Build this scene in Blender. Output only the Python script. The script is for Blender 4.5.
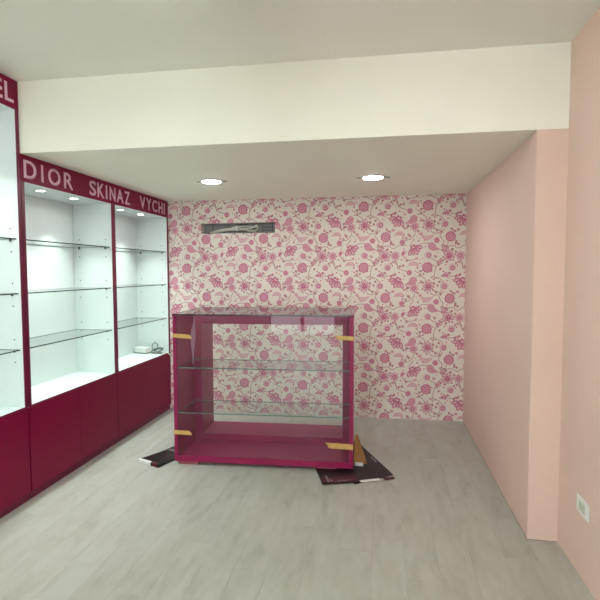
import bpy, bmesh, math, random
from mathutils import Vector, Matrix
random.seed(7)
for o in list(bpy.data.objects): bpy.data.objects.remove(o)
S = bpy.context.scene
C = S.collection

# ------------------------------------------------------------------ camera
PITCH, YAW, ROLL, CAMZ, FPX = -0.0577, 0.1631, -0.0023, 1.598, 493.94
cam = bpy.data.cameras.new('camera')
cam.sensor_width = 36.0
cam.lens = FPX * 36.0 / 600.0
camo = bpy.data.objects.new('camera', cam); C.objects.link(camo)
F = Vector((-math.sin(YAW), math.cos(YAW), 0)); R = Vector((math.cos(YAW), math.sin(YAW), 0)); U = Vector((0, 0, 1))
F2 = math.cos(PITCH) * F + math.sin(PITCH) * U
U2 = math.cos(PITCH) * U - math.sin(PITCH) * F
R3 = math.cos(ROLL) * R + math.sin(ROLL) * U2
U3 = math.cos(ROLL) * U2 - math.sin(ROLL) * R
M = Matrix((R3, U3, -F2)).transposed().to_4x4()
M.translation = (0, 0, CAMZ)
camo.matrix_world = M
S.camera = camo

# ------------------------------------------------------------------ world, exposure, light levels
w = bpy.data.worlds.new('overcast_sky'); S.world = w; w.use_nodes = True
bg = w.node_tree.nodes['Background']
bg.inputs[0].default_value = (0.86, 0.93, 1.0, 1); bg.inputs[1].default_value = 5.0
S.view_settings.view_transform = 'Standard'; S.view_settings.look = 'None'
S.view_settings.gamma = 1; S.view_settings.use_curve_mapping = False
S.view_settings.exposure = 1.42
TUBE_STRENGTH = 21.0      # unseen front-room tubes, added for light
DOWN_STRENGTH = 50.0      # alcove recessed lamps (lens emission)
LED_POWER = 1.3           # each cabinet lamp, watts

# ------------------------------------------------------------------ dimensions (metres)
XC, XR, XN, XB = -2.415, 0.867, 1.036, -2.83     # cabinet fronts, alcove wall, near wall, left wall
YW, YF, YS = 5.386, 3.04, -4.0                   # back wall, beam front, shop front
HA, HF = 2.40, 2.873                             # alcove and front ceilings

# ------------------------------------------------------------------ materials
def lin(r, g, b):
    def f(c):
        c /= 255.0
        return c / 12.92 if c <= 0.04045 else ((c + 0.055) / 1.055) ** 2.4
    return (f(r), f(g), f(b), 1)

def mat(name, col, rough=0.5, var=0.06, scale=6.0, bump=0.0, bscale=120.0, metal=0.0, spec=0.5, coat=0.0, stretch=None):
    m = bpy.data.materials.new(name); m.use_nodes = True
    nt = m.node_tree; b = nt.nodes['Principled BSDF']
    tc = nt.nodes.new('ShaderNodeTexCoord')
    src = tc.outputs['Object']
    if stretch:
        mp = nt.nodes.new('ShaderNodeMapping'); mp.inputs['Scale'].default_value = stretch
        nt.links.new(src, mp.inputs['Vector']); src = mp.outputs['Vector']
    n = nt.nodes.new('ShaderNodeTexNoise'); n.inputs['Scale'].default_value = scale; n.inputs['Detail'].default_value = 4
    nt.links.new(src, n.inputs['Vector'])
    r = nt.nodes.new('ShaderNodeValToRGB')
    r.color_ramp.elements[0].position = 0.3; r.color_ramp.elements[1].position = 0.7
    r.color_ramp.elements[0].color = tuple(c * (1 - var) for c in col[:3]) + (1,)
    r.color_ramp.elements[1].color = tuple(min(1, c * (1 + var)) for c in col[:3]) + (1,)
    nt.links.new(n.outputs['Fac'], r.inputs['Fac']); nt.links.new(r.outputs['Color'], b.inputs['Base Color'])
    b.inputs['Roughness'].default_value = rough; b.inputs['Metallic'].default_value = metal
    b.inputs['Specular IOR Level'].default_value = spec; b.inputs['Coat Weight'].default_value = coat
    if bump:
        n2 = nt.nodes.new('ShaderNodeTexNoise'); n2.inputs['Scale'].default_value = bscale; n2.inputs['Detail'].default_value = 3
        nt.links.new(src, n2.inputs['Vector'])
        bp = nt.nodes.new('ShaderNodeBump'); bp.inputs['Strength'].default_value = bump; bp.inputs['Distance'].default_value = 0.002
        nt.links.new(n2.outputs['Fac'], bp.inputs['Height']); nt.links.new(bp.outputs['Normal'], b.inputs['Normal'])
    return m

def emit(name, col, strength):
    m = bpy.data.materials.new(name); m.use_nodes = True
    nt = m.node_tree; nt.nodes.clear()
    e = nt.nodes.new('ShaderNodeEmission'); e.inputs[0].default_value = col; e.inputs[1].default_value = strength
    o = nt.nodes.new('ShaderNodeOutputMaterial'); nt.links.new(e.outputs[0], o.inputs[0])
    return m

def glass(name, tint, ior=1.5, extra=0.0, rough=0.0):
    """thin sheet glass: tinted transmission, Fresnel reflection on outer faces"""
    m = bpy.data.materials.new(name); m.use_nodes = True
    nt = m.node_tree; nt.nodes.clear()
    t = nt.nodes.new('ShaderNodeBsdfTransparent'); t.inputs[0].default_value = tint
    g = nt.nodes.new('ShaderNodeBsdfGlossy'); g.inputs['Roughness'].default_value = rough
    fr = nt.nodes.new('ShaderNodeFresnel'); fr.inputs['IOR'].default_value = ior
    geo = nt.nodes.new('ShaderNodeNewGeometry')
    inv = nt.nodes.new('ShaderNodeMath'); inv.operation = 'SUBTRACT'; inv.inputs[0].default_value = 1.0
    nt.links.new(geo.outputs['Backfacing'], inv.inputs[1])
    ad = nt.nodes.new('ShaderNodeMath'); ad.operation = 'MULTIPLY_ADD'
    ad.inputs[1].default_value = 1.0 + extra; ad.inputs[2].default_value = 0.0
    nt.links.new(fr.outputs[0], ad.inputs[0])
    mu = nt.nodes.new('ShaderNodeMath'); mu.operation = 'MULTIPLY'; mu.use_clamp = True
    nt.links.new(ad.outputs[0], mu.inputs[0]); nt.links.new(inv.outputs[0], mu.inputs[1])
    mx = nt.nodes.new('ShaderNodeMixShader'); o = nt.nodes.new('ShaderNodeOutputMaterial')
    nt.links.new(mu.outputs[0], mx.inputs[0]); nt.links.new(t.outputs[0], mx.inputs[1]); nt.links.new(g.outputs[0], mx.inputs[2])
    nt.links.new(mx.outputs[0], o.inputs[0])
    return m

def plank_mat():
    m = bpy.data.materials.new('washed_oak_vinyl'); m.use_nodes = True
    nt = m.node_tree; b = nt.nodes['Principled BSDF']; L = nt.links
    tc = nt.nodes.new('ShaderNodeTexCoord'); oi = nt.nodes.new('ShaderNodeObjectInfo')
    mul = nt.nodes.new('ShaderNodeVectorMath'); mul.operation = 'SCALE'; mul.inputs[3].default_value = 37.0
    L.new(oi.outputs['Random'], mul.inputs[0])
    add = nt.nodes.new('ShaderNodeVectorMath'); add.operation = 'ADD'
    L.new(tc.outputs['Object'], add.inputs[0]); L.new(mul.outputs[0], add.inputs[1])
    mp = nt.nodes.new('ShaderNodeMapping'); mp.inputs['Scale'].default_value = (5, 1.4, 1)
    L.new(add.outputs[0], mp.inputs['Vector'])
    n = nt.nodes.new('ShaderNodeTexNoise'); n.inputs['Scale'].default_value = 2.2; n.inputs['Detail'].default_value = 7; n.inputs['Roughness'].default_value = 0.62
    n.inputs['Distortion'].default_value = 0.4
    L.new(mp.outputs[0], n.inputs['Vector'])
    r = nt.nodes.new('ShaderNodeValToRGB'); cr = r.color_ramp
    cr.elements[0].position = 0.22; cr.elements[0].color = lin(154, 150, 140)
    cr.elements[1].position = 0.62; cr.elements[1].color = lin(180, 180, 171)
    e = cr.elements.new(0.42); e.color = lin(172, 170, 160)
    L.new(n.outputs['Fac'], r.inputs['Fac'])
    hs = nt.nodes.new('ShaderNodeHueSaturation')
    mr = nt.nodes.new('ShaderNodeMapRange'); mr.inputs['To Min'].default_value = 0.975; mr.inputs['To Max'].default_value = 1.015
    L.new(oi.outputs['Random'], mr.inputs['Value']); L.new(mr.outputs[0], hs.inputs['Value'])
    L.new(r.outputs['Color'], hs.inputs['Color']); L.new(hs.outputs['Color'], b.inputs['Base Color'])
    b.inputs['Roughness'].default_value = 0.42; b.inputs['Specular IOR Level'].default_value = 0.4
    bp = nt.nodes.new('ShaderNodeBump'); bp.inputs['Strength'].default_value = 0.12; bp.inputs['Distance'].default_value = 0.002
    L.new(n.outputs['Fac'], bp.inputs['Height']); L.new(bp.outputs['Normal'], b.inputs['Normal'])
    return m

MT = dict(
    cream=mat('cream_paint', lin(246, 243, 230), 0.75, 0.015, 2.0, 0.05),
    pink=mat('pink_wall_paint', lin(226, 196, 182), 0.7, 0.02, 1.5, 0.06, 90),
    paper=mat('wallpaper_ground', lin(226, 216, 206), 0.8, 0.02, 5, 0.05, 200),
    white=mat('white_paint', lin(238, 236, 228), 0.75, 0.015, 2.0, 0.05),
    print_light=mat('wallpaper_print_light', lin(216, 178, 182), 0.8, 0.10, 60),
    print_mid=mat('wallpaper_print_mid', lin(212, 150, 164), 0.8, 0.10, 60),
    print_dark=mat('wallpaper_print_dark', lin(188, 100, 126), 0.8, 0.10, 60),
    print_vine=mat('wallpaper_print_vine', lin(186, 140, 144), 0.8, 0.08, 60),
    maroon=mat('maroon_laminate', lin(126, 10, 54), 0.42, 0.03, 3.0, 0.02, 300, spec=0.18),
    maroon_edge=mat('maroon_edge_band', lin(110, 16, 54), 0.4, 0.03, 3.0),
    magenta=mat('magenta_laminate', lin(146, 24, 78), 0.36, 0.03, 3.0, spec=0.3),
    mel=mat('white_melamine', lin(220, 228, 226), 0.4, 0.012, 3.0, spec=0.4),
    letter=mat('frosted_pink_letter', lin(226, 184, 204), 0.35, 0.03, 10),
    plank=plank_mat(),
    slab=mat('floor_screed', lin(96, 92, 84), 0.9, 0.1, 4),
    pane=glass('clear_glass', (0.965, 0.985, 0.975, 1)),
    shelf=glass('shelf_glass', (0.96, 0.985, 0.975, 1)),
    topglass=glass('counter_top_glass', (0.90, 0.95, 0.93, 1)),
    gedge=mat('glass_edge_green', lin(26, 66, 62), 0.12, 0.1, 20),
    gedge_light=mat('glass_edge_pale', lin(96, 134, 122), 0.12, 0.1, 20),
    gedge_dark=mat('glass_edge_dark', lin(14, 10, 14), 0.25, 0.1, 20),
    tape=mat('kraft_tape', lin(206, 166, 92), 0.45, 0.12, 30, 0.2, 60),
    card=mat('brown_cardboard', lin(158, 116, 62), 0.8, 0.08, 20, 0.1, 100),
    black=mat('black_plastic_film', lin(27, 22, 23), 0.35, 0.2, 12, 0.25, 30, spec=0.3),
    redprint=mat('dark_red_print', lin(84, 26, 36), 0.4, 0.2, 14, spec=0.3),
    whitelabel=mat('white_label', lin(228, 226, 222), 0.5, 0.03, 20),
    greyprint=mat('grey_print', lin(150, 140, 142), 0.5, 0.1, 40),
    plastic=mat('white_plastic', lin(232, 232, 226), 0.35, 0.02, 10),
    beige=mat('beige_insert', lin(196, 200, 182), 0.4, 0.03, 10),
    cable=mat('grey_cable_sheath', lin(216, 213, 198), 0.5, 0.05, 30),
    cable_dark=mat('dark_grey_cable', lin(120, 126, 118), 0.5, 0.05, 30),
    grey=mat('grey_sheet', lin(132, 130, 128), 0.6, 0.08, 8),
    greyd=mat('dark_grey_seam', lin(88, 86, 84), 0.7, 0.08, 8),
    metal=mat('pin_metal', lin(120, 124, 122), 0.3, 0.05, 30, metal=1.0),
    hole=mat('pin_hole_dark', lin(40, 46, 46), 0.7, 0.05, 30),
    alu=mat('aluminium_frame', lin(170, 172, 174), 0.35, 0.04, 12, metal=0.8),
    paving=mat('street_paving', lin(168, 164, 156), 0.85, 0.1, 3),
    lens=emit('lamp_lens', (0.97, 1.0, 1.0, 1), DOWN_STRENGTH),
    ledlens=emit('led_lens', (0.93, 1.0, 0.99, 1), 12.0),
    tube=emit('added_fluorescent_tube', (0.92, 1.0, 0.99, 1), TUBE_STRENGTH),
)
overlay = mat('pale_strip', lin(226, 176, 208), 0.12, 0.05, 20)
overlay.node_tree.nodes['Principled BSDF'].inputs['Alpha'].default_value = 0.42
MT['shim'] = mat('pale_shim', lin(150, 82, 92), 0.6, 0.06, 20)

# ------------------------------------------------------------------ helpers
def obj(name, bm, m, parent=None, loc=None, smooth=False):
    me = bpy.data.meshes.new(name)
    bmesh.ops.recalc_face_normals(bm, faces=bm.faces[:])
    if smooth:
        for f in bm.faces: f.smooth = True
    bm.to_mesh(me); bm.free()
    for x in (m if isinstance(m, (list, tuple)) else [m]): me.materials.append(x)
    o = bpy.data.objects.new(name, me); C.objects.link(o)
    if parent: o.parent = parent
    if loc: o.location = loc
    return o

def bx(bm, x0, x1, y0, y1, z0, z1, mi=0):
    vs = [bm.verts.new(p) for p in ((x0,y0,z0),(x1,y0,z0),(x1,y1,z0),(x0,y1,z0),(x0,y0,z1),(x1,y0,z1),(x1,y1,z1),(x0,y1,z1))]
    fs = []
    for q in ((3,2,1,0),(4,5,6,7),(0,1,5,4),(1,2,6,5),(2,3,7,6),(3,0,4,7)):
        f = bm.faces.new([vs[i] for i in q]); f.material_index = mi; fs.append(f)
    return fs

def box(name, x0, x1, y0, y1, z0, z1, m, parent=None, bev=0.0):
    bm = bmesh.new(); bx(bm, x0, x1, y0, y1, z0, z1)
    if bev:
        bmesh.ops.bevel(bm, geom=bm.edges[:], offset=bev, segments=2, affect='EDGES', profile=0.5)
    return obj(name, bm, m, parent)

def sheet(name, x0, x1, y0, y1, z0, z1, m, medge, axis, parent=None):
    """glass sheet: the two faces across `axis` are glass, the rim is edge material"""
    bm = bmesh.new(); bx(bm, x0, x1, y0, y1, z0, z1)
    bm.normal_update()
    for f in bm.faces: f.material_index = 0 if abs(f.normal[axis]) > 0.5 else 1
    return obj(name, bm, [m, medge], parent)

def lathe(bm, prof, seg=24, c=(0,0,0), mi=0):
    rings = []
    for r, z in prof:
        rings.append([bm.verts.new((c[0]+r*math.cos(2*math.pi*i/seg), c[1]+r*math.sin(2*math.pi*i/seg), c[2]+z)) for i in range(seg)])
    for a, b in zip(rings, rings[1:]):
        for i in range(seg):
            f = bm.faces.new((a[i], a[(i+1)%seg], b[(i+1)%seg], b[i])); f.material_index = mi
    return rings

def cap(bm, ring, mi=0):
    f = bm.faces.new(ring); f.material_index = mi

def tube(bm, pts, r, seg=8, closed=False):
    pts = [Vector(p) for p in pts]; n = len(pts); rings = []
    up = Vector((0.13, 0.21, 0.97))
    for i, p in enumerate(pts):
        a = pts[(i-1) % n] if (closed or i > 0) else p
        b = pts[(i+1) % n] if (closed or i < n-1) else p
        t = (b - a).normalized()
        s = t.cross(up)
        if s.length < 1e-3: s = t.cross(Vector((1, 0, 0)))
        s.normalize(); v = s.cross(t)
        rings.append([bm.verts.new(p + r*(math.cos(2*math.pi*k/seg)*s + math.sin(2*math.pi*k/seg)*v)) for k in range(seg)])
    m = n if closed else n-1
    for i in range(m):
        a, b = rings[i], rings[(i+1) % n]
        for k in range(seg): bm.faces.new((a[k], a[(k+1)%seg], b[(k+1)%seg], b[k]))
    if not closed: bm.faces.new(rings[0]); bm.faces.new(rings[-1])

def catmull(P, n=8):
    P = [Vector(p) for p in P]; Q = [2*P[0]-P[1]] + P + [2*P[-1]-P[-2]]; out = []
    for i in range(1, len(Q)-2):
        for k in range(n):
            t = k/n; a, b, c, d = Q[i-1:i+3]
            out.append(0.5*((2*b) + (c-a)*t + (2*a-5*b+4*c-d)*t*t + (3*b-a-3*c+d)*t**3))
    out.append(P[-1]); return out

def thing(name, label, cat, loc=(0,0,0), rz=0, group=None):
    o = bpy.data.objects.new(name, None); C.objects.link(o)
    o.empty_display_size = 0.1; o.location = loc; o.rotation_euler = (0, 0, rz)
    o['label'] = label; o['category'] = cat
    if group: o['group'] = group
    return o

def tag(o, label, cat, group=None):
    o['label'] = label; o['category'] = cat
    if group: o['group'] = group
    return o

def struct(o, label=None):
    o['kind'] = 'structure'
    if label: o['label'] = label
    return o

# ================================================================== THE SETTING
fl = struct(box('floor', XB, 1.10, YS, YW + 0.02, -0.06, -0.006, MT['slab']), 'pale washed oak plank floor')
PW, PL = 0.182, 1.22
pmesh = {}
def plank(x0, x1, y0, y1):
    key = (round(x1-x0, 3), round(y1-y0, 3))
    if key not in pmesh:
        bm = bmesh.new(); wx, wy = (x1-x0)/2 - 0.0002, (y1-y0)/2 - 0.0002
        bx(bm, -wx, wx, -wy, wy, -0.006, 0.0)
        top = [e for e in bm.edges if all(v.co.z > -0.001 for v in e.verts)]
        bmesh.ops.bevel(bm, geom=top, offset=0.0006, segments=1, affect='EDGES')
        me = bpy.data.meshes.new('plank'); bmesh.ops.recalc_face_normals(bm, faces=bm.faces[:]); bm.to_mesh(me); bm.free()
        me.materials.append(MT['plank']); pmesh[key] = me
    o = bpy.data.objects.new('plank', pmesh[key]); C.objects.link(o)
    o.location = ((x0+x1)/2, (y0+y1)/2, 0); o.parent = fl
strips = [(XR, XN, YF)]
x = XR
while x > XB + 0.01:
    strips.append((max(x-PW, XB), x, YW)); x -= PW
for k, (x0, x1, ye) in enumerate(strips):
    y = YS - ((k*0.41) % 1.0)*PL
    while y < ye - 0.02:
        a, b = max(y, YS), min(y+PL, ye)
        if b - a > 0.03: plank(x0, x1, a, b)
        y += PL

# back wall with the slot for pipes and cables
SX0, SX1, SZ0, SZ1 = -2.020, -1.165, 2.028, 2.143
bm = bmesh.new()
bx(bm, XB, SX0, YW, YW+0.14, 0, HA); bx(bm, SX1, XR, YW, YW+0.14, 0, HA)
bx(bm, SX0, SX1, YW, YW+0.14, 0, SZ0); bx(bm, SX0, SX1, YW, YW+0.14, SZ1, HA)
wb = struct(obj('wall_back', bm, MT['paper']), 'back wall papered with pink floral and bird print')
bm = bmesh.new()
bx(bm, SX0, SX1, YW+0.10, YW+0.12, SZ0, SZ1)
obj('slot_backing', bm, MT['grey'], wb)
bm = bmesh.new()
for px in (-1.915, -1.725, -1.52, -1.33, -1.215):
    bx(bm, px-0.004, px+0.004, YW+0.094, YW+0.1, SZ0, SZ1)
obj('slot_seams', bm, MT['greyd'], wb)
bm = bmesh.new()
for zz in (2.062, 2.100): bx(bm, -1.33, SX1, YW+0.09, YW+0.1, zz-0.003, zz+0.003)
bx(bm, SX0, SX1, YW+0.002, YW+0.10, SZ0, SZ0+0.004)
obj('slot_ledge', bm, MT['greyd'], wb)

# ---- wallpaper print: a repeat of 0.670 x 0.652 m drawn in its own units, then cut to the wall
CW, CH = 557.0, 527.0
SXP, SZP = 0.670/CW, 0.652/CH
SEQ = []                                 # (ink, outline) in printing order; inks: 0 light, 1 mid, 2 dark, 3 vine
GID = []
def P(layer, pts, gid=None): SEQ.append((layer, pts)); GID.append(len(GID) if gid is None else gid)
def disc(layer, cx, cy, r, n=14, sc=0.0, lobes=0, rot=0.0, sx=1.0, sy=1.0):
    out = []
    m = max(n, lobes*4) if lobes else n
    for i in range(m):
        a = 2*math.pi*i/m; rr = r*(1 + sc*math.cos(lobes*a)) if lobes else r
        px, py = rr*math.cos(a)*sx, rr*math.sin(a)*sy
        out.append((cx + px*math.cos(rot) - py*math.sin(rot), cy + px*math.sin(rot) + py*math.cos(rot)))
    P(layer, out)
def ribbon(layer, pts, w0, w1=None, n=6):
    w1 = w0 if w1 is None else w1
    q = catmull([(a, b, 0) for a, b in pts], n); m = len(q); L_, R_ = [], []
    for i, p in enumerate(q):
        t = (q[min(i+1, m-1)] - q[max(i-1, 0)]).normalized(); s = Vector((-t.y, t.x, 0)); k = i/(m-1)
        h = (w0*(1-k) + w1*k)/2; L_.append(p + s*h); R_.append(p - s*h)
    g0 = len(GID)
    for i in range(m-1):
        P(layer, [tuple(v.xy) for v in (L_[i], L_[i+1], R_[i+1], R_[i])], g0)
def leafshape(layer, pts, widths, n=6):
    q = catmull([(a, b, 0) for a, b in pts], n); m = len(q)
    ws = [widths[min(int(i/(m-1)*(len(widths)-1)), len(widths)-2)] for i in range(m)]
    for i in range(m):
        u = i/(m-1)*(len(widths)-1); j = min(int(u), len(widths)-2); ws[i] = widths[j]*(1-(u-j)) + widths[j+1]*(u-j)
    L_, R_ = [], []
    for i, p in enumerate(q):
        t = (q[min(i+1, m-1)] - q[max(i-1, 0)]).normalized(); s = Vector((-t.y, t.x, 0))
        L_.append(p + s*ws[i]/2); R_.append(p - s*ws[i]/2)
    g0 = len(GID)
    for i in range(m-1):
        P(layer, [tuple(v.xy) for v in (L_[i], L_[i+1], R_[i+1], R_[i])], g0)
def spiral(cx, cy, r, a0, d=1, turns=1.3, layer=3, w=6.5):
    pts = []
    for i in range(9):
        k = i/8; a = a0 + d*2*math.pi*turns*k; rr = r*(1-0.8*k)
        pts.append((cx + rr*math.cos(a), cy + rr*math.sin(a)))
    ribbon(layer, pts, w, w*0.8, 3)
    disc(2, pts[-1][0], pts[-1][1], 5, 7)
def rosette(cx, cy, r):
    disc(2, cx, cy, r, sc=0.09, lobes=12); disc(1, cx, cy, r*0.80, sc=0.05, lobes=12)
    for i in range(10):
        a = 2*math.pi*i/10
        disc(2, cx + r*0.60*math.cos(a), cy + r*0.60*math.sin(a), r*0.07, 6)
    disc(2, cx, cy, r*0.40, sc=0.1, lobes=9); disc(1, cx, cy, r*0.33, 12)
def smallround(cx, cy, r, rot=0):
    disc(1, cx, cy, r, sc=0.10, lobes=7); disc(2, cx + 3*math.cos(rot), cy + 3*math.sin(rot), r*0.66, sc=0.1, lobes=6)
    disc(1, cx + 3*math.cos(rot), cy + 3*math.sin(rot), r*0.42, 9); disc(2, cx, cy, r*0.16, 6)
def halfround(cx, cy, r, rot):
    disc(0, cx, cy, r, sc=0.12, lobes=9)
    disc(2, cx + r*0.28*math.cos(rot), cy + r*0.28*math.sin(rot), r*0.62, sc=0.1, lobes=7)
    disc(1, cx + r*0.30*math.cos(rot), cy + r*0.30*math.sin(rot), r*0.42, 9)
    disc(0, cx + r*0.15*math.cos(rot), cy + r*0.15*math.sin(rot), r*0.16, 7)
def fan(bx_, by_, L0, rot, spread=1.75, n=5):
    A = [(rot + (i/(n-1) - 0.5)*spread, L0*(1.0 if i % 2 == 0 else 0.9)) for i in range(n)]
    pet = lambda a, L, f: (bx_ + f*L*math.cos(a), by_ + f*L*math.sin(a))
    for a, L in [A[0], A[4], A[1], A[3], A[2]]:
        disc(2, *pet(a, L, 0.64), L*0.42, 14, rot=a, sy=0.50)
        disc(1, *pet(a, L, 0.64), L*0.355, 14, rot=a, sy=0.36)
        disc(0, *pet(a, L, 0.76), L*0.19, 10, rot=a, sy=0.46)
        ribbon(2, [pet(a, L, .28), pet(a, L, .66)], 5, 2, 2)
    for k in (-1, 0, 1): disc(2, bx_ + k*0.16*L0*math.sin(rot), by_ - k*0.16*L0*math.cos(rot), L0*0.12, 9)
    disc(1, bx_, by_, L0*0.09, 8)
def lace(cx, cy, r, rot=0):
    for i in range(8):
        a = rot + 2*math.pi*i/8
        disc(1, cx + r*0.68*math.cos(a), cy + r*0.68*math.sin(a), r*0.33, 9)
        disc(0, cx + r*0.70*math.cos(a), cy + r*0.70*math.sin(a), r*0.17, 7)
        disc(2, cx + r*1.05*math.cos(a), cy + r*1.05*math.sin(a), r*0.08, 5)
    disc(2, cx, cy, r*0.42, sc=0.12, lobes=6); disc(0, cx, cy, r*0.22, 8)
def bigflower(cx, cy, r, rot=0):
    A = [(rot + 2*math.pi*i/6, 1.0 if i % 2 == 0 else 0.85) for i in range(6)]
    at = lambda a, f: (cx + r*f*math.cos(a), cy + r*f*math.sin(a))
    for a, k in A:
        disc(2, *at(a, 0.62*k), r*0.42, 12, rot=a, sy=0.62)
        disc(0, *at(a, 0.64*k), r*0.335, 12, rot=a, sy=0.46)
        disc(1, *at(a, 0.50*k), r*0.20, 9, rot=a, sy=0.5)
    for a, k in A: spiral(*at(a+0.5, 0.98), r*0.2, a, 1, 0.9, 3, 6)
    disc(2, cx, cy, r*0.30, sc=0.15, lobes=5); disc(1, cx + 3, cy - 3, r*0.14, 8)
def crescent(pts, wmax):
    leafshape(1, pts, [3, wmax*0.8, wmax, wmax*0.7, 4])
    leafshape(0, pts, [1, wmax*0.4, wmax*0.55, wmax*0.35, 1])
    x0, y0 = pts[-1]; spiral(x0 - 8, y0 + 4, 10, 0.2, 1, 0.8, 2, 5)
def bird(hx, hy):
    leafshape(0, [(hx, hy), (hx+20, hy+26), (hx+52, hy+34), (hx+88, hy+22), (hx+112, hy+2)], [14, 30, 38, 24, 4])
    ribbon(1, [(hx+6, hy+12), (hx+26, hy+42), (hx+58, hy+52), (hx+92, hy+34)], 5, 3, 4)
    ribbon(1, [(hx+34, hy+18), (hx+60, hy+22), (hx+86, hy+10)], 5, 3, 4)
    disc(1, hx-1, hy-2, 15, 10); disc(0, hx-1, hy-2, 9, 8); disc(2, hx-3, hy-4, 3.5, 6)
    P(2, [(hx-13, hy-6), (hx-24, hy+3), (hx-11, hy+3)])
    ribbon(2, [(hx+50, hy+50), (hx+48, hy+66)], 3, 3, 2)
def fish(a, b, w, curl=1):
    ax, ay = a; bx_, by_ = b; mx, my = (ax+bx_)/2, (ay+by_)/2; nx, ny = -(by_-ay)*0.14*curl, (bx_-ax)*0.14*curl
    pts = [a, (mx+nx, my+ny), b]
    leafshape(2, pts, [w*0.45, w, w*1.05, w*0.7, w*0.30, 3]); leafshape(1, pts, [w*0.34, w*0.88, w*0.93, w*0.58, w*0.18, 1])
    for i in range(7):
        t = 0.12 + 0.1*i; px, py = ax + (bx_-ax)*t + nx*0.9, ay + (by_-ay)*t + ny*0.9
        disc(2, px + 5*math.sin(i*2.1), py + 5*math.cos(i*1.7), 3, 6)
def sprig(cx, cy, k=1.0):
    for dx, dy, r in ((0, 0, 14), (-20, -6, 9), (16, -12, 10), (8, 17, 9), (-12, 14, 8)):
        disc(1, cx+dx*k, cy+dy*k, r*k, 8); disc(2, cx+dx*k+2, cy+dy*k+1, r*k*0.5, 7)
    spiral(cx+28*k, cy-14*k, 12*k, 2.5, 1, 1.1); spiral(cx-30*k, cy+10*k, 11*k, 0.4, -1, 1.1)

# vines first (lowest), then motifs
VINES = [[(-25,200),(30,188),(75,182),(118,205),(160,182),(232,176)], [(322,190),(350,168),(385,158),(428,162)],
    [(205,262),(222,292),(262,304),(305,298),(332,284)], [(128,300),(150,345),(178,382),(238,402)],
    [(512,338),(484,372),(474,420),(478,446),(520,462),(560,498)], [(322,440),(362,442),(392,462),(406,486)],
    [(312,52),(296,95),(270,122),(232,134),(208,142)], [(556,40),(530,74),(518,100),(548,150),(536,212),(560,250)],
    [(436,284),(470,302),(508,318),(536,336),(556,290)], [(20,430),(62,442),(100,436),(136,424)],
    [(438,58),(470,76),(512,70),(534,34),(540,0)], [(520,215),(545,232),(560,262)], [(92,178),(98,150),(84,120)],
    [(225,505),(236,530),(270,545)], [(160,382),(150,330),(140,300)], [(260,180),(272,160),(300,120)],
    [(480,440),(450,448),(446,456),(500,460)], [(445,540),(480,566),(520,580)], [(180,520),(205,552),(240,560)]]
for v in VINES: ribbon(3, v, 7, 6, 5)
for cx, cy, r, a, d in [(232,118,16,1,1),(262,96,14,4,-1),(180,358,13,2,1),(206,352,12,5,-1),(352,196,12,1,1),(238,306,12,0,1),
        (250,84,13,0,1),(545,186,18,3,1),(575,190,14,0,-1),(505,345,14,1,-1),(528,300,15,2,1),(522,380,11,5,1),(480,270,16,0,1),
        (352,400,13,1,-1),(350,432,15,4,1),(380,420,9,3,-1),(100,150,14,1,1),(118,168,12,4,-1),(66,212,12,2,-1),(96,236,10,3,1),
        (12,190,13,2,1),(100,330,10,1,1),(120,318,9,4,-1),(130,430,12,5,1),(96,448,10,2,-1),(365,490,13,0,1),(520,490,12,2,1),
        (250,540,13,5,-1),(205,540,12,1,1),(530,65,12,3,-1),(490,50,11,0,1),(60,40,11,1,1),(90,60,9,3,-1),(240,20,12,2,1),
        (330,60,11,4,1),(500,520,11,2,-1),(470,500,12,0,1),(20,320,10,2,1)]:
    spiral(cx, cy, r, a, d)
for cx, cy in [(118,50),(75,55),(95,165),(60,420),(70,470),(210,210),(232,280),(190,300),(350,330),(360,350),(345,300),(392,310),(330,410),
        (312,398),(372,395),(480,355),(500,240),(440,210),(395,190),(335,140),(345,120),(385,135),(110,575),(25,480),(45,458),(215,440),
        (205,470),(200,420),(170,410),(240,45),(215,35),(560,145),(585,160),(565,345),(600,380),(20,340),(110,350),(128,330),(450,400),
        (352,480),(345,500),(470,470),(535,440),(550,400),(570,410),(232,232),(250,250),(370,290),(320,100),(470,130),(425,325),(462,350),(445,335)]:
    disc(2 if (cx+cy) % 3 else 1, cx, cy, 5.0 + (cx % 4), 7)
for cx, cy in [(118,48),(318,290),(112,573)]: lace(cx, cy, 12)
rosette(50, 105, 43); rosette(412, 368, 44)
bird(358, 82)
crescent([(126,96),(150,78),(180,74),(204,88),(208,108)], 34); crescent([(246,358),(268,338),(300,334),(326,346),(334,364)], 34)
fish((425,160), (522,214), 60, 1); fish((312,452), (222,516), 60, -1)
smallround(195, 152, 25, 1); smallround(492, 135, 25, 2); smallround(258, 412, 25, 2.5)
halfround(68, 365, 31, 1.3); halfround(418, 262, 31, 0.2); halfround(556, 525, 32, 0.6)
fan(284, 184, 84, 1.02); fan(168, 462, 88, 2.05)
lace(135, 268, 38); lace(300, 545, 38, 0.2)
bigflower(40, 268, 50, 0.3); bigflower(422, 530, 52, 0.1)
leafshape(1, [(218,222),(205,245),(190,268)], [4,30,34,20,4]); leafshape(2, [(214,230),(204,246),(194,262)], [2,12,14,8,2])
sprig(18, 430, 1.0); sprig(578-557, 430, 0.8); sprig(120, 432, 0.6); sprig(565, 215, 0.8); sprig(520, 320, 0.8)


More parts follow.
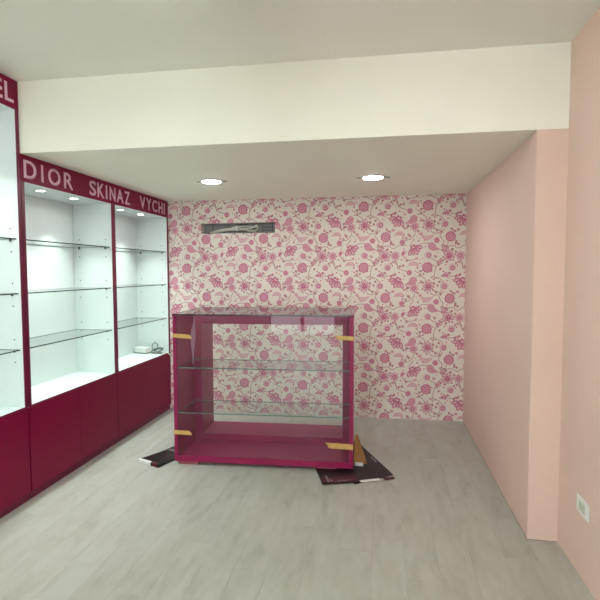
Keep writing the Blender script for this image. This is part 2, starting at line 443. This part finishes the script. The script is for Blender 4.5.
AX, AZ = 0.0432, 1.9617                  # world position of motif point (50,105)
import numpy as np
nP = len(SEQ)
bb = np.array([[min(p[0] for p in q), min(p[1] for p in q), max(p[0] for p in q), max(p[1] for p in q)] for _, q in SEQ])
gid = np.array(GID); lev = np.zeros(nP, int)
for g in sorted(set(GID)):               # whatever is printed over something else lies one film above it
    m = np.where(gid == g)[0]; i0 = m[0]; top = -1
    if i0:
        for i in m:
            hit = (bb[:i0,0] < bb[i,2]) & (bb[:i0,2] > bb[i,0]) & (bb[:i0,1] < bb[i,3]) & (bb[:i0,3] > bb[i,1])
            if hit.any(): top = max(top, int(lev[:i0][hit].max()))
    lev[m] = top + 1
pv, pf, pmi = [], [], []
X0p, X1p, Z0p, Z1p = XC - 0.03, XR, 0.0, HA
for ci in range(-5, 4):
    for cj in range(-2, 6):
        ox, oz = AX + ci*0.670, AZ - cj*0.652
        for (l, q), lv in zip(SEQ, lev):
            w3 = [(ox + (a-50)*SXP, oz - (b-105)*SZP) for a, b in q]
            xs = [p[0] for p in w3]; zs = [p[1] for p in w3]
            if max(xs) < X0p or min(xs) > X1p or max(zs) < Z0p or min(zs) > Z1p: continue
            k = len(pv); yy = YW - 0.0003 - 0.00006*lv
            pv += [(px, yy, pz) for px, pz in w3]; pf.append(tuple(range(k, k+len(w3)))); pmi.append(l)
me = bpy.data.meshes.new('floral_print'); me.from_pydata(pv, [], pf)
me.polygons.foreach_set('material_index', pmi)
bm = bmesh.new(); bm.from_mesh(me)
for co, no in (((X0p,0,0),(-1,0,0)), ((X1p,0,0),(1,0,0)), ((0,0,Z0p),(0,0,-1)), ((0,0,Z1p),(0,0,1))):
    bmesh.ops.bisect_plane(bm, geom=bm.verts[:]+bm.edges[:]+bm.faces[:], plane_co=co, plane_no=no, clear_outer=True)
for co, no in (((SX0,0,0),(1,0,0)), ((SX1,0,0),(1,0,0)), ((0,0,SZ0),(0,0,1)), ((0,0,SZ1),(0,0,1))):
    bmesh.ops.bisect_plane(bm, geom=bm.verts[:]+bm.edges[:]+bm.faces[:], plane_co=co, plane_no=no)
kill = [f for f in bm.faces if SX0 < f.calc_center_median().x < SX1 and SZ0 < f.calc_center_median().z < SZ1]
bmesh.ops.delete(bm, geom=kill, context='FACES')
bm.to_mesh(me); bm.free()
for k in ('print_light', 'print_mid', 'print_dark', 'print_vine'): me.materials.append(MT[k])
fp = bpy.data.objects.new('floral_print', me); C.objects.link(fp); fp.parent = wb
fp['kind'] = 'stuff'; fp['label'] = 'pink printed flowers, birds and vines'

# walls, ceilings, beam
struct(box('wall_left', XB-0.10, XB, YS, YW+0.14, 0, HF, MT['white']))
struct(box('wall_right', XN, XN+0.10, YS, YF, 0, HF, MT['pink'], bev=0.0), 'pink wall at the near right')
struct(box('wall_right_alcove', XR, XN+0.10, YF, YW+0.14, 0, HA, MT['pink'], bev=0.004), 'pink alcove wall with the square column end')
struct(box('beam', XB, XN, YF, YF+0.30, HA, HF, MT['cream']), 'cream ceiling beam across the alcove')
struct(box('ceiling_alcove', XB, XN, YF+0.30, YW+0.14, HA, HA+0.1, MT['cream']), 'lower cream ceiling of the alcove')
struct(box('ceiling_front', XB, XN, YS, YF+0.3, HF, HF+0.1, MT['white']), 'white ceiling of the front room')
# unseen shop front behind the viewer: glazed opening added for daylight and reflections
WX0, WX1, WZ0, WZ1 = -1.97, -0.36, 0.03, 2.55
bm = bmesh.new()
bx(bm, XB-0.1, WX0, YS-0.12, YS, 0, HF); bx(bm, WX1, XN+0.1, YS-0.12, YS, 0, HF)
bx(bm, WX0, WX1, YS-0.12, YS, 0, WZ0); bx(bm, WX0, WX1, YS-0.12, YS, WZ1, HF)
struct(obj('wall_front', bm, MT['white']))
wn = struct(bpy.data.objects.new('added_window_1', None)); C.objects.link(wn); wn.location = (0, 0, 0)
edges = [WX0, -1.165, WX1]
for a in range(2):
    e0, e1 = edges[a], edges[a+1]
    bm = bmesh.new()
    for q in ((e0, e0+0.045, WZ0, WZ1), (e1-0.045, e1, WZ0, WZ1), (e0+0.045, e1-0.045, WZ0, WZ0+0.06), (e0+0.045, e1-0.045, WZ1-0.06, WZ1)):
        bx(bm, q[0], q[1], YS-0.09, YS-0.03, q[2], q[3])
    obj('window_frame', bm, MT['alu'], wn)
    sheet('pane', e0+0.046, e1-0.046, YS-0.065, YS-0.057, WZ0+0.061, WZ1-0.061, MT['pane'], MT['gedge'], 1, wn)
struct(box('pavement', -9, 8, YS-9, YS-0.12, -0.2, -0.08, MT['paving']))

# ================================================================== FRONT-ROOM LAMPS (unseen, added to light the scene from behind the viewer)
def added_batten(cx, cy, label):
    t = thing('added_ceiling_light', label, 'lamp', (cx, cy, HF), 0, 'added fluorescent battens lighting the unseen front room')
    box('housing', -0.11, 0.11, -0.62, 0.62, -0.05, 0.0, MT['plastic'], t, 0.006)
    for sx in (-0.055, 0.055):
        bm = bmesh.new(); tube(bm, [(sx, -0.585, -0.075), (sx, 0.585, -0.075)], 0.014, 12)
        tb = obj('tube', bm, MT['tube'], t, smooth=True)
    for sy in (-0.602, 0.602):
        box('lamp_holder', -0.08, 0.08, sy-0.015, sy+0.015, -0.095, -0.05, MT['plastic'], t, 0.003)
    return t
added_batten(-0.6, 1.45, 'added twin tube ceiling lamp of the front room nearest the beam')
added_batten(-0.6, -0.7, 'added twin tube ceiling lamp in the middle of the front room')
added_batten(-0.6, -2.7, 'added twin tube ceiling lamp nearest the shop window')

# ================================================================== WALL CABINETS
led_ld = bpy.data.lights.new('cabinet_led', 'AREA'); led_ld.shape = 'DISK'; led_ld.size = 0.07
led_ld.energy = LED_POWER; led_ld.color = (0.90, 1.0, 0.98); led_ld.spread = math.radians(80)
XI = -2.80                                        # inside face of the back panels
SHELVES = (1.06, 1.447, 1.818)
pin_me = None
def cabinet(y0, y1, zfb, label):
    global pin_me
    t = thing('display_cabinet', label, 'cabinet', (XC, (y0+y1)/2, 0), 0, 'maroon wall cabinets along the left')
    ox, oy = XC, (y0+y1)/2
    def b(name, x0, x1, ya, yb, z0, z1, m, bev=0.0, parent=None):
        return box(name, x0-ox, x1-ox, ya-oy, yb-oy, z0, z1, m, parent or t, bev)
    y0 += 0.0008; y1 -= 0.0008; TH = 0.028; xb = XB + 0.003
    b('plinth', xb, XC-0.014, y0, y1, 0, 0.052, MT['maroon_edge'])
    b('base_carcass', xb, XC-0.020, y0, y1, 0.0525, 0.650, MT['maroon_edge'])
    ym = (y0+y1)/2
    b('door', XC-0.019, XC, y0+0.003, ym-0.0012, 0.054, 0.655, MT['maroon'], 0.0012)
    b('door', XC-0.019, XC, ym+0.0012, y1-0.003, 0.054, 0.655, MT['maroon'], 0.0012)
    b('counter_board', xb, XC-0.003, y0, y1, 0.651, 0.667, MT['mel'])
    b('counter_edge_band', XC-0.003, XC, y0, y1, 0.656, 0.6685, MT['maroon_edge'])
    b('back_panel', xb, XI, y0, y1, 0.668, zfb+0.018, MT['mel'])
    for ya, yb in ((y0, y0+TH), (y1-TH, y1)):
        b('side_panel', XI+0.0002, XC-0.006, ya, yb, 0.668, zfb, MT['mel'])
        b('edge_band', XC-0.006, XC, ya, yb, 0.669, zfb, MT['maroon_edge'])
    b('top_panel', XI+0.0002, XC-0.006, y0, y1, zfb+0.0003, zfb+0.018, MT['mel'])
    b('top_edge_band', XC-0.006, XC, y0, y1, zfb+0.0003, zfb+0.018, MT['maroon'])
    # recessed cabinet lamps
    for dy in (-0.205, 0.205):
        bm = bmesh.new()
        lathe(bm, [(0.032, -0.0002), (0.048, -0.0002), (0.050, -0.002), (0.034, -0.005), (0.032, -0.0002)], 24)
        ring = obj('led_lamp', bm, MT['plastic'], t, (XC-0.14-ox, dy, zfb+0.0002), True)
        bm = bmesh.new(); vs = [bm.verts.new((0.031*math.cos(2*math.pi*i/20), 0.031*math.sin(2*math.pi*i/20), -0.002)) for i in range(20)]
        bm.faces.new(vs); obj('lens', bm, MT['ledlens'], ring)
        lo = bpy.data.objects.new('led_light', led_ld); C.objects.link(lo)
        lo.parent = ring; lo.location = (0, 0, -0.007)
    for z in SHELVES:
        s = sheet('glass_shelf', XI+0.004-ox, XC-0.024-ox, y0+TH+0.002-oy, y1-TH-0.002-oy, z, z+0.008, MT['shelf'], MT['gedge'], 2, t)
        for px in (-2.742, -2.482):
            for sy, ye in ((1, y0+TH), (-1, y1-TH)):
                if pin_me is None:
                    bm = bmesh.new(); tube(bm, [(0, 0, 0), (0, 0.014, 0)], 0.0065, 8); 
                    pin_me = bpy.data.meshes.new('shelf_pin'); bmesh.ops.recalc_face_normals(bm, faces=bm.faces[:]); bm.to_mesh(pin_me); bm.free(); pin_me.materials.append(MT['greyd'])
                p = bpy.data.objects.new('shelf_pin', pin_me); C.objects.link(p); p.parent = s
                p.location = (px-ox, (ye if sy > 0 else ye-0.014)-oy, z-0.0068)
    bm = bmesh.new()
    for z in SHELVES:
        for dz in (-0.082, 0.074):
            for px in (-2.742, -2.482):
                for ye, d in ((y0+TH, 0.0008), (y1-TH, -0.0008)):
                    c = [(px-ox+0.0055*math.cos(k*math.pi/4), ye+d-oy, z+dz+0.0055*math.sin(k*math.pi/4)) for k in range(8)]
                    bm.faces.new([bm.verts.new(v) for v in c])
    obj('pin_holes', bm, MT['hole'], t)['kind'] = 'stuff'
    return t
cabinet(1.872, 3.036, 2.680, 'tall maroon display cabinet at the left picture edge, higher than the others')
cabinet(3.040, 4.205, 2.215, 'maroon display cabinet with empty glass shelves, middle of the three')
cabinet(4.205, 5.380, 2.215, 'maroon display cabinet next to the wallpaper, a white adapter on its counter')

# sign boards with letters
def letter_mesh(ch):
    cu = bpy.data.curves.new('letter', 'FONT'); cu.body = ch; cu.size = 1.0; cu.offset = 0.012; cu.resolution_u = 6
    o = bpy.data.objects.new('tmp', cu); C.objects.link(o)
    dg = bpy.context.evaluated_depsgraph_get()
    me = bpy.data.meshes.new_from_object(o.evaluated_get(dg)); bpy.data.objects.remove(o); bpy.data.curves.remove(cu)
    return me
def put_letter(ch, ya, yb, z0, z1, parent, org):
    me = letter_mesh(ch)
    bm = bmesh.new(); bm.from_mesh(me); bpy.data.meshes.remove(me)
    bmesh.ops.remove_doubles(bm, verts=bm.verts[:], dist=1e-4)
    xs = [v.co.x for v in bm.verts]; ys = [v.co.y for v in bm.verts]
    x0, x1, v0, v1 = min(xs), max(xs), min(ys), max(ys)
    for v in bm.verts:
        u, k = (v.co.x-x0)/(x1-x0), (v.co.y-v0)/(v1-v0)
        v.co = Vector((0.0003, ya + u*(yb-ya) - org[1], z0 + k*(z1-z0) - org[2]))
    r = bmesh.ops.extrude_face_region(bm, geom=bm.faces[:])
    for v in [g for g in r['geom'] if isinstance(g, bmesh.types.BMVert)]: v.co.x += 0.003
    return obj('letter', bm, MT['letter'], parent)
sg = thing('sign_board', 'long maroon sign board lettered DIOR SKINAZ VYCHI above the cabinets', 'sign', (XC, 4.21, 2.2335))
box('board', -0.020, 0.0, 3.041-4.21, 5.379-4.21, 0, 0.1655, MT['maroon'], sg)
W1 = [('D',3.066,3.190),('I',3.242,3.264),('O',3.318,3.455),('R',3.500,3.612),
      ('S',3.838,3.930),('K',3.955,4.060),('I',4.087,4.108),('N',4.150,4.245),('A',4.268,4.388),('Z',4.412,4.508),
      ('V',4.714,4.826),('Y',4.852,4.965),('C',4.990,5.104),('H',5.140,5.232),('I',5.272,5.292)]
for ch, a, b_ in W1: put_letter(ch, a, b_, 2.243, 2.366, sg, (XC, 4.21, 2.2335))
sg2 = thing('sign_board', 'higher maroon sign board ending in the letters EL at the left picture edge', 'sign', (XC, 2.45, 2.6985))
box('board', -0.020, 0.0, 1.873-2.45, 3.035-2.45, 0, 0.1715, MT['maroon'], sg2)
for ch, a, b_ in (('E', 2.815, 2.895), ('L', 2.916, 2.992)): put_letter(ch, a, b_, 2.716, 2.836, sg2, (XC, 2.45, 2.6985))

# ================================================================== ALCOVE DOWNLIGHTS
def downlight(cx, cy, label):
    t = thing('downlight', label, 'lamp', (cx, cy, HA), 0, 'recessed lamps in the alcove ceiling')
    bm = bmesh.new(); lathe(bm, [(0.082, -0.001), (0.108, -0.001), (0.108, -0.004), (0.092, -0.009), (0.083, -0.008), (0.082, -0.001)], 32)
    obj('rim', bm, MT['plastic'], t, smooth=True)
    bm = bmesh.new(); rr = lathe(bm, [(0.0825, -0.002), (0.080, -0.011), (0.055, -0.015), (0.02, -0.016)], 32); cap(bm, rr[-1])
    obj('lens', bm, MT['lens'], t, smooth=True)
    for s in (-1, 1):
        bm = bmesh.new(); tube(bm, catmull([(s*0.105, 0, -0.003), (s*0.125, 0, -0.006), (s*0.14, 0.01, -0.0035)], 4), 0.003, 6)
        obj('spring_clip', bm, MT['metal'], t)
    return t
downlight(-1.492, 4.245, 'round white recessed downlight left of the ceiling centre')
downlight(-0.076, 4.305, 'round white recessed downlight right of the ceiling centre')

# ================================================================== DISPLAY CASE
CXc, CYc, CR = -0.9502, 3.842, 0.0448
case = thing('display_case', 'magenta counter case with glass front and shelves taped at four corners', 'display case', (CXc, CYc, 0), CR)
HWc, D1, CD, ZB, ZT = 0.738, 0.43, 0.80, 0.024, 1.244
TS = 0.030
def cb(name, *a, m='magenta', bev=0.001, parent=None): return box(name, *a, MT[m], parent or case, bev)
cb('side_panel', -HWc, -HWc+TS, 0.0, CD, ZB, ZT-0.002)
cb('side_panel', HWc-TS, HWc, 0.0, CD, ZB, ZT-0.002)
cb('base_panel', -HWc+TS+0.0003, HWc-TS-0.0003, 0.012, D1, ZB, 0.058)
cb('front_lip', -HWc+TS+0.0003, HWc-TS-0.0003, 0.0, 0.0115, ZB, 0.076)
for s in (-1, 1):
    a, b_ = sorted((s*(HWc-TS-0.0003), s*0.640))
    cb('rear_stile', a, b_, D1+0.0003, CD-0.001, ZB, ZT-0.115)
cb('rear_ledge', -0.6397, 0.6397, D1+0.0003, CD-0.001, ZB, 0.122)
cb('rear_top_rail', -HWc+TS+0.0003, HWc-TS-0.0003, D1+0.0003, D1+0.022, ZT-0.1147, ZT-0.002)
cb('back_rail', -HWc+TS+0.0003, HWc-TS-0.0003, CD-0.020, CD-0.001, ZT-0.030, ZT-0.002)
# glass
sheet('front_glass', -HWc+TS+0.001, HWc-TS-0.001, 0.002, 0.010, 0.0765, ZT-0.003, MT['pane'], MT['gedge'], 1, case)
sheet('top_glass', -HWc, HWc, 0.0, CD, ZT-0.0015, ZT+0.0085, MT['topglass'], MT['gedge_dark'], 2, case)
for q in ((-HWc, HWc, CD+0.0003, CD+0.006), (-HWc-0.005, -HWc-0.0003, 0.0, CD+0.006), (HWc+0.0003, HWc+0.005, 0.0, CD+0.006)):
    box('top_trim', q[0], q[1], q[2], q[3], ZT-0.010, ZT+0.0092, MT['magenta'], case)
for z in (0.802, 0.424):
    s = sheet('glass_shelf', -HWc+TS+0.002, HWc-TS-0.002, 0.020, D1-0.004, z, z+0.008, MT['shelf'], MT['gedge_light'], 2, case)
    for px in (-1, 1):
        for py in (0.08, 0.36):
            bm = bmesh.new(); x0 = px*(HWc-TS); tube(bm, [(x0, py, z-0.0068), (x0-px*0.014, py, z-0.0068)], 0.0062, 8)
            obj('shelf_pin', bm, MT['metal'], s)
bm = bmesh.new()
for s in (-1, 1):
    for py in (0.08, 0.36):
        for z in (0.30, 0.36, 0.49, 0.55, 0.61, 0.68, 0.74, 0.87, 0.93, 0.99):
            xh = s*(HWc-TS-0.0008)
            bm.faces.new([bm.verts.new((xh, py+0.004*math.cos(k*math.pi/4), z+0.004*math.sin(k*math.pi/4))) for k in range(8)])
obj('pin_holes', bm, MT['metal'], case)['kind'] = 'stuff'
# kraft tape strips, slightly wavy, ragged torn end
def tape(x0, x1, zc0, zc1, h, lab, torn):
    bm = bmesh.new(); n = 12; rows = []
    for i in range(n+1):
        k = i/n; x = x0 + (x1-x0)*k; z = zc0 + (zc1-zc0)*k
        yy = -0.0016 - 0.0010*abs(math.sin(k*7.0))
        if torn == 'r': xt, xb_ = x - 0.016*max(0, k-0.85)/0.15, x + 0.006*max(0, k-0.85)/0.15
        else: xt, xb_ = x, x + 0.034*max(0, 0.15-k)/0.15
        rows.append([bm.verts.new((xb_, yy, z-h/2)), bm.verts.new(((xt+xb_)/2 + (0.006 if i in (0, n) else 0), yy-0.0006, z)), bm.verts.new((xt, yy, z+h/2))])
    for a, b_ in zip(rows, rows[1:]):
        for j in (0, 1): bm.faces.new((a[j], b_[j], b_[j+1], a[j+1]))
    r = bmesh.ops.extrude_face_region(bm, geom=bm.faces[:])
    for v in [g for g in r['geom'] if isinstance(g, bmesh.types.BMVert)]: v.co.y += 0.0004
    o = obj('tape', bm, MT['tape'], case); o['label'] = lab
tape(-0.742, -0.578, 1.078, 1.066, 0.034, 'yellow kraft tape at the upper left corner', 'r')
tape(0.585, 0.738, 1.078, 1.070, 0.034, 'yellow kraft tape at the upper right corner', 'l')
tape(-0.740, -0.592, 0.270, 0.266, 0.036, 'yellow kraft tape at the lower left corner', 'r')
tape(0.512, 0.736, 0.208, 0.200, 0.044, 'yellow kraft tape at the lower right corner', 'l')
# pale translucent wavy film hanging behind the glass
bm = bmesh.new(); rows = []
prof = [(1.226,-0.560,-0.556),(1.17,-0.574,-0.553),(1.12,-0.588,-0.552),(1.06,-0.594,-0.553),(1.00,-0.590,-0.555),(0.94,-0.585,-0.562),(0.88,-0.582,-0.566),(0.835,-0.580,-0.574)]
for i, (z, a, b_) in enumerate(prof):
    rows.append([bm.verts.new((a + (b_-a)*k/4, 0.020 + 0.010*math.sin(i*1.3 + k*1.1), z)) for k in range(5)])
for a, b_ in zip(rows, rows[1:]):
    for k in range(4): bm.faces.new((a[k], a[k+1], b_[k+1], b_[k]))
obj('pale_strip', bm, overlay, case, smooth=True)
for px, py in ((-0.62, 0.05), (0.52, 0.05), (-0.62, 0.72), (0.62, 0.72)):
    z0 = 0.0 if px < 0 else (0.0065 if py > 0.3 else 0.0137)
    cb('foot', px-0.08, px+0.08, py-0.045, py+0.03, z0, ZB-0.0005, m='shim')

# ================================================================== PACKAGING ON THE FLOOR
def slab(name, corners, z0, z1, m, parent=None, puff=0.0, n=8, org=(0,0,0), seed=1, slope=0.0):
    """flat soft package over a quad footprint, corners front-left, front-right, back-right, back-left"""
    rnd = random.Random(seed); bm = bmesh.new(); c = [Vector((*p, 0)) - Vector((org[0], org[1], 0)) for p in corners]
    top, bot = [], []
    for i in range(n+1):
        u = i/n; tr, br = [], []
        for j in range(n+1):
            v = j/n
            p = (c[0]*(1-u) + c[1]*u)*(1-v) + (c[3]*(1-u) + c[2]*u)*v
            e = min(u, 1-u, v, 1-v)
            H0 = (z1-z0)*max(0.35, 1-slope*v); h = H0 if e > 0 else H0*0.8
            h += puff*(min(e*5, 1))*(0.5+0.5*rnd.random())
            tr.append(bm.verts.new((p.x, p.y, z0+h))); br.append(bm.verts.new((p.x, p.y, z0)))
        top.append(tr); bot.append(br)
    for i in range(n):
        for j in range(n):
            bm.faces.new((top[i][j], top[i+1][j], top[i+1][j+1], top[i][j+1]))
    per = [(i,0) for i in range(n)] + [(n,j) for j in range(n)] + [(i,n) for i in range(n,0,-1)] + [(0,j) for j in range(n,0,-1)]
    for k in range(len(per)):
        (a, b_), (c_, d) = per[k], per[(k+1) % len(per)]
        bm.faces.new((top[a][b_], bot[a][b_], bot[c_][d], top[c_][d]))
    bm.faces.new([bot[a][b_] for a, b_ in per])
    return obj(name, bm, m, parent)
def quad_marks(name, items, z, m, parent, org, f, d, t=0.0008):
    """flat printed or stuck-on patches; f = origin, d = unit direction of print length"""
    d = Vector((*d, 0)).normalized(); s = Vector((d.y, -d.x, 0)); bm = bmesh.new(); o = Vector((f[0]-org[0], f[1]-org[1], 0))
    for a0, a1, b0, b1 in items:
        lo = [o + s*a0 + d*b0, o + s*a1 + d*b0, o + s*a1 + d*b1, o + s*a0 + d*b1]
        A = [bm.verts.new((p.x, p.y, z)) for p in lo]; B = [bm.verts.new((p.x, p.y, z+t)) for p in lo]
        bm.faces.new(B); bm.faces.new(A[::-1])
        for k in range(4): bm.faces.new((A[k], A[(k+1)%4], B[(k+1)%4], B[k]))
    return obj(name, bm, m, parent)
# left: black pouch, white label on the front end
f0 = (-2.006, 3.790); d0 = (0.36, 0.93)
dv = Vector(d0).normalized(); sv = Vector((dv.y, -dv.x))
org = (-1.90, 3.75, 0)
pk = thing('plastic_pouch', 'flat black plastic pouch with white end label left of the display case', 'pouch', org)
cc = [Vector(f0), Vector(f0)+sv*0.235, Vector(f0)+sv*0.235+dv*0.50, Vector(f0)+dv*0.50]
slab('pouch_body', [tuple(v) for v in cc], 0.0003, 0.034, MT['black'], pk, 0.002, 10, org, 3, 1.25)
quad_marks('printed_text', [(0.03+k*0.017, 0.042+k*0.017, 0.30+0.008*(k % 2), 0.345) for k in range(7)], 0.0144, MT['greyprint'], pk, org, f0, d0)
# label wraps over the front end
bm = bmesh.new()
def along(a, b_, z): p = Vector(f0) + sv*a + dv*b_; return (p.x-org[0], p.y-org[1], z)
prof = [(-0.0015, 0.002), (-0.0015, 0.0255), (0.012, 0.0345)]
def wrap(name, a0, a1, m):
    bm = bmesh.new()
    L0 = [bm.verts.new(along(a0, b_, z)) for b_, z in prof]; L1 = [bm.verts.new(along(a1, b_, z)) for b_, z in prof]
    for k in range(2): bm.faces.new((L0[k], L1[k], L1[k+1], L0[k+1]))
    return obj(name, bm, m, pk)
wrap('end_label', 0.004, 0.150, MT['whitelabel'])['label'] = 'white label on the front end'
wrap('printed_panel', 0.165, 0.222, MT['redprint'])
# right: large black flat bag, dark red printed bag, brown cardboard piece
org = (-0.10, 3.75, 0)
pb = thing('flat_bag', 'large flat black bag with white label sticking out right of the display case', 'bag', org)
slab('bag_body', [(-0.185, 3.640), (0.105, 3.860), (-0.225, 4.610), (-0.515, 4.400)], 0.0003, 0.0045, MT['black'], pb, 0.0006, 10, org, 5)
fB, dB = (-0.185, 3.640), (-0.33, 0.75)
dBn = Vector(dB).normalized()
quad_marks('end_label', [(0.055, 0.215, 0.010, 0.048)], 0.0058, MT['whitelabel'], pb, org, fB, dB)['label'] = 'white label strip near the front edge'
quad_marks('printed_panel', [(0.245, 0.335, 0.004, 0.050)], 0.0057, MT['redprint'], pb, org, fB, dB)
quad_marks('printed_text', [(0.318, 0.332, 0.36+k*0.03, 0.383+k*0.03) for k in range(4)] , 0.0057, MT['greyprint'], pb, org, fB, dB)
quad_marks('printed_outline', [(0.09, 0.0925, 0.12, 0.34), (0.235, 0.2375, 0.12, 0.34), (0.0925, 0.235, 0.12, 0.1225)], 0.0056, mat('charcoal_print', lin(74, 68, 70), 0.4), pb, org, fB, dB)
org = (-0.35, 3.70, 0)
pr = thing('printed_bag', 'dark red and black printed bag under the front right corner of the display case', 'bag', org)
slab('bag_body', [(-0.425, 3.590), (-0.150, 3.668), (-0.295, 4.130), (-0.570, 4.050)], 0.0075, 0.0118, MT['black'], pr, 0.0006, 8, org, 9)
fC, dC = (-0.425, 3.590), (-0.145, 0.46)
quad_marks('printed_panel', [(0.012, 0.275, 0.006, 0.105)], 0.0124, MT['redprint'], pr, org, fC, dC, 0.0006)
quad_marks('printed_text', [(0.045, 0.062, 0.020+k*0.02, 0.036+k*0.02) for k in range(6)] + [(0.070, 0.085, 0.03, 0.06), (0.12+0, 0.20, 0.020, 0.026), (0.12, 0.24, 0.034, 0.038)], 0.0132, MT['greyprint'], pr, org, fC, dC, 0.0004)
org = (-0.16, 4.15, 0)
cdt = thing('cardboard_piece', 'brown cardboard piece with white end leaning by the right side of the display case', 'cardboard', org)
bm = bmesh.new()
A = [(-0.214, 4.000, 0.008), (-0.112, 4.040, 0.008), (-0.205, 4.560, 0.050), (-0.232, 4.560, 0.060)]
tp = [Vector((a-org[0], b_-org[1], c)) for a, b_, c in A]
v0 = [bm.verts.new(p) for p in tp]; v1 = [bm.verts.new(p + Vector((0, 0, 0.022))) for p in tp]
bm.faces.new(v1); bm.faces.new(v0[::-1])
for k in range(4): bm.faces.new((v0[k], v0[(k+1)%4], v1[(k+1)%4], v1[k]))
obj('cardboard_sheet', bm, MT['card'], cdt)
bm = bmesh.new(); bx(bm, -0.205-org[0], -0.135-org[0], 4.000-0.016-org[1], 4.000-org[1], 0.007, 0.030); 
obj('white_end', bm, MT['whitelabel'], cdt)

# ================================================================== ADAPTER AND CABLE ON THE FAR CABINET COUNTER
ZK = 0.6672
ad = thing('power_adapter', 'white boxy adapter on the counter of the cabinet beside the wallpaper', 'adapter', (-2.70, 5.262, ZK), math.radians(-14))
box('housing', -0.085, 0.085, -0.045, 0.045, 0.010, 0.070, MT['plastic'], ad, 0.008)
box('base', -0.088, 0.088, -0.047, 0.047, 0.0, 0.010, MT['cable_dark'], ad, 0.003)
cl = thing('cable_coil', 'coiled grey cable beside the white adapter, its end hanging over the counter edge', 'cable', (-2.52, 5.255, ZK))
bm = bmesh.new()
pts = [(0.068*math.cos(a)*(1+0.03*math.sin(3*a)), 0.048*math.sin(a), 0.030 + 0.020*math.sin(a+0.6) + 0.0045*(a/6.283)) for a in [i*0.35 for i in range(54)]]
tube(bm, pts, 0.0058, 7); obj('flat_loops', bm, MT['cable_dark'], cl, smooth=True)
bm = bmesh.new()
pts = [(-0.03 + 0.034*math.cos(a), 0.01 + 0.012*math.sin(a), 0.076 + 0.046*math.sin(a)) for a in [i*2*math.pi/24 for i in range(24)]]
tube(bm, pts, 0.0055, 7, True); obj('upright_loop', bm, MT['cable_dark'], cl, smooth=True)
bm = bmesh.new()
pts = catmull([(-0.075, 0.0, 0.012), (-0.02, -0.045, 0.007), (0.04, -0.02, 0.007), (0.085, 0.02, 0.008), (0.104, 0.03, 0.009), (0.120, 0.03, 0.004), (0.145, 0.03, -0.018), (0.185, 0.035, -0.060), (0.22, 0.04, -0.13)], 6)
tube(bm, pts, 0.006, 7); obj('cable_tail', bm, MT['cable'], cl, smooth=True)
bm = bmesh.new(); pts = [(0.02+0.04*math.cos(a), -0.005+0.026*math.sin(a), 0.008) for a in [i*2*math.pi/20 for i in range(20)]]
tube(bm, pts, 0.007, 7, True); obj('inner_loop', bm, MT['cable_dark'], cl, smooth=True)

# ================================================================== CABLES IN THE WALL SLOT
Ys = YW + 0.045
cw = thing('cable_bundle', 'pale cable bundle lying in the long wall slot above the display case', 'cable', (-1.60, Ys, SZ0+0.005))
ox, oz = -1.60, SZ0 + 0.005
runs = [[(-1.93,0,2.040),(-1.86,0,2.058),(-1.76,-.01,2.078),(-1.66,-.01,2.084),(-1.54,0,2.082),(-1.44,0,2.090),(-1.395,0,2.110),(-1.385,0.01,2.125)],
        [(-1.92,0.015,2.038),(-1.84,0.012,2.050),(-1.74,0.012,2.066),(-1.62,0.012,2.070),(-1.50,0.015,2.066),(-1.42,0.015,2.060),(-1.38,0.015,2.075),(-1.375,0.015,2.100),(-1.40,0.015,2.118)],
        [(-1.66,-0.02,2.098),(-1.58,-0.02,2.104),(-1.50,-0.02,2.106),(-1.43,-0.02,2.104),(-1.38,-0.01,2.092)],
        [(-1.90,0.03,2.046),(-1.80,0.03,2.064),(-1.70,0.03,2.092),(-1.60,0.03,2.096),(-1.48,0.03,2.052),(-1.40,0.03,2.046)]]
for k, r in enumerate(runs):
    bm = bmesh.new(); tube(bm, [(p.x-ox, p.y, p.z-oz) for p in catmull(r, 6)], 0.0085 if k < 2 else 0.006, 8)
    obj('cable_strand', bm, MT['cable'], cw, smooth=True)
box('cable_tie', -1.615-ox, -1.600-ox, -0.032, 0.030, 2.056-oz, 2.112-oz, MT['plastic'], cw, 0.002)
# wire stub under the ceiling
wr = thing('wire_stub', 'short thin grey wire hanging from the ceiling at the wallpaper beside the cabinets', 'wire', (-2.235, YW-0.03, HA))
bm = bmesh.new(); tube(bm, catmull([(0,0,-0.0005),(0.004,0,-0.03),(-0.004,0.004,-0.06),(0.006,0.006,-0.085)], 5), 0.003, 6)
obj('wire', bm, MT['cable_dark'], wr, smooth=True)
bm = bmesh.new(); tube(bm, [(0.006,0.006,-0.085),(0.008,0.006,-0.115)], 0.007, 8); obj('connector', bm, MT['beige'], wr, smooth=True)

# ================================================================== WALL SOCKET
so = thing('wall_socket', 'white rectangular wall socket low on the pink wall at the right picture edge', 'socket', (XN, 2.678, 0.382))
box('plate', -0.009, -0.0003, -0.074, 0.074, -0.043, 0.043, MT['plastic'], so, 0.003)
box('insert', -0.0115, -0.0092, -0.036, 0.036, -0.024, 0.024, MT['beige'], so, 0.001)
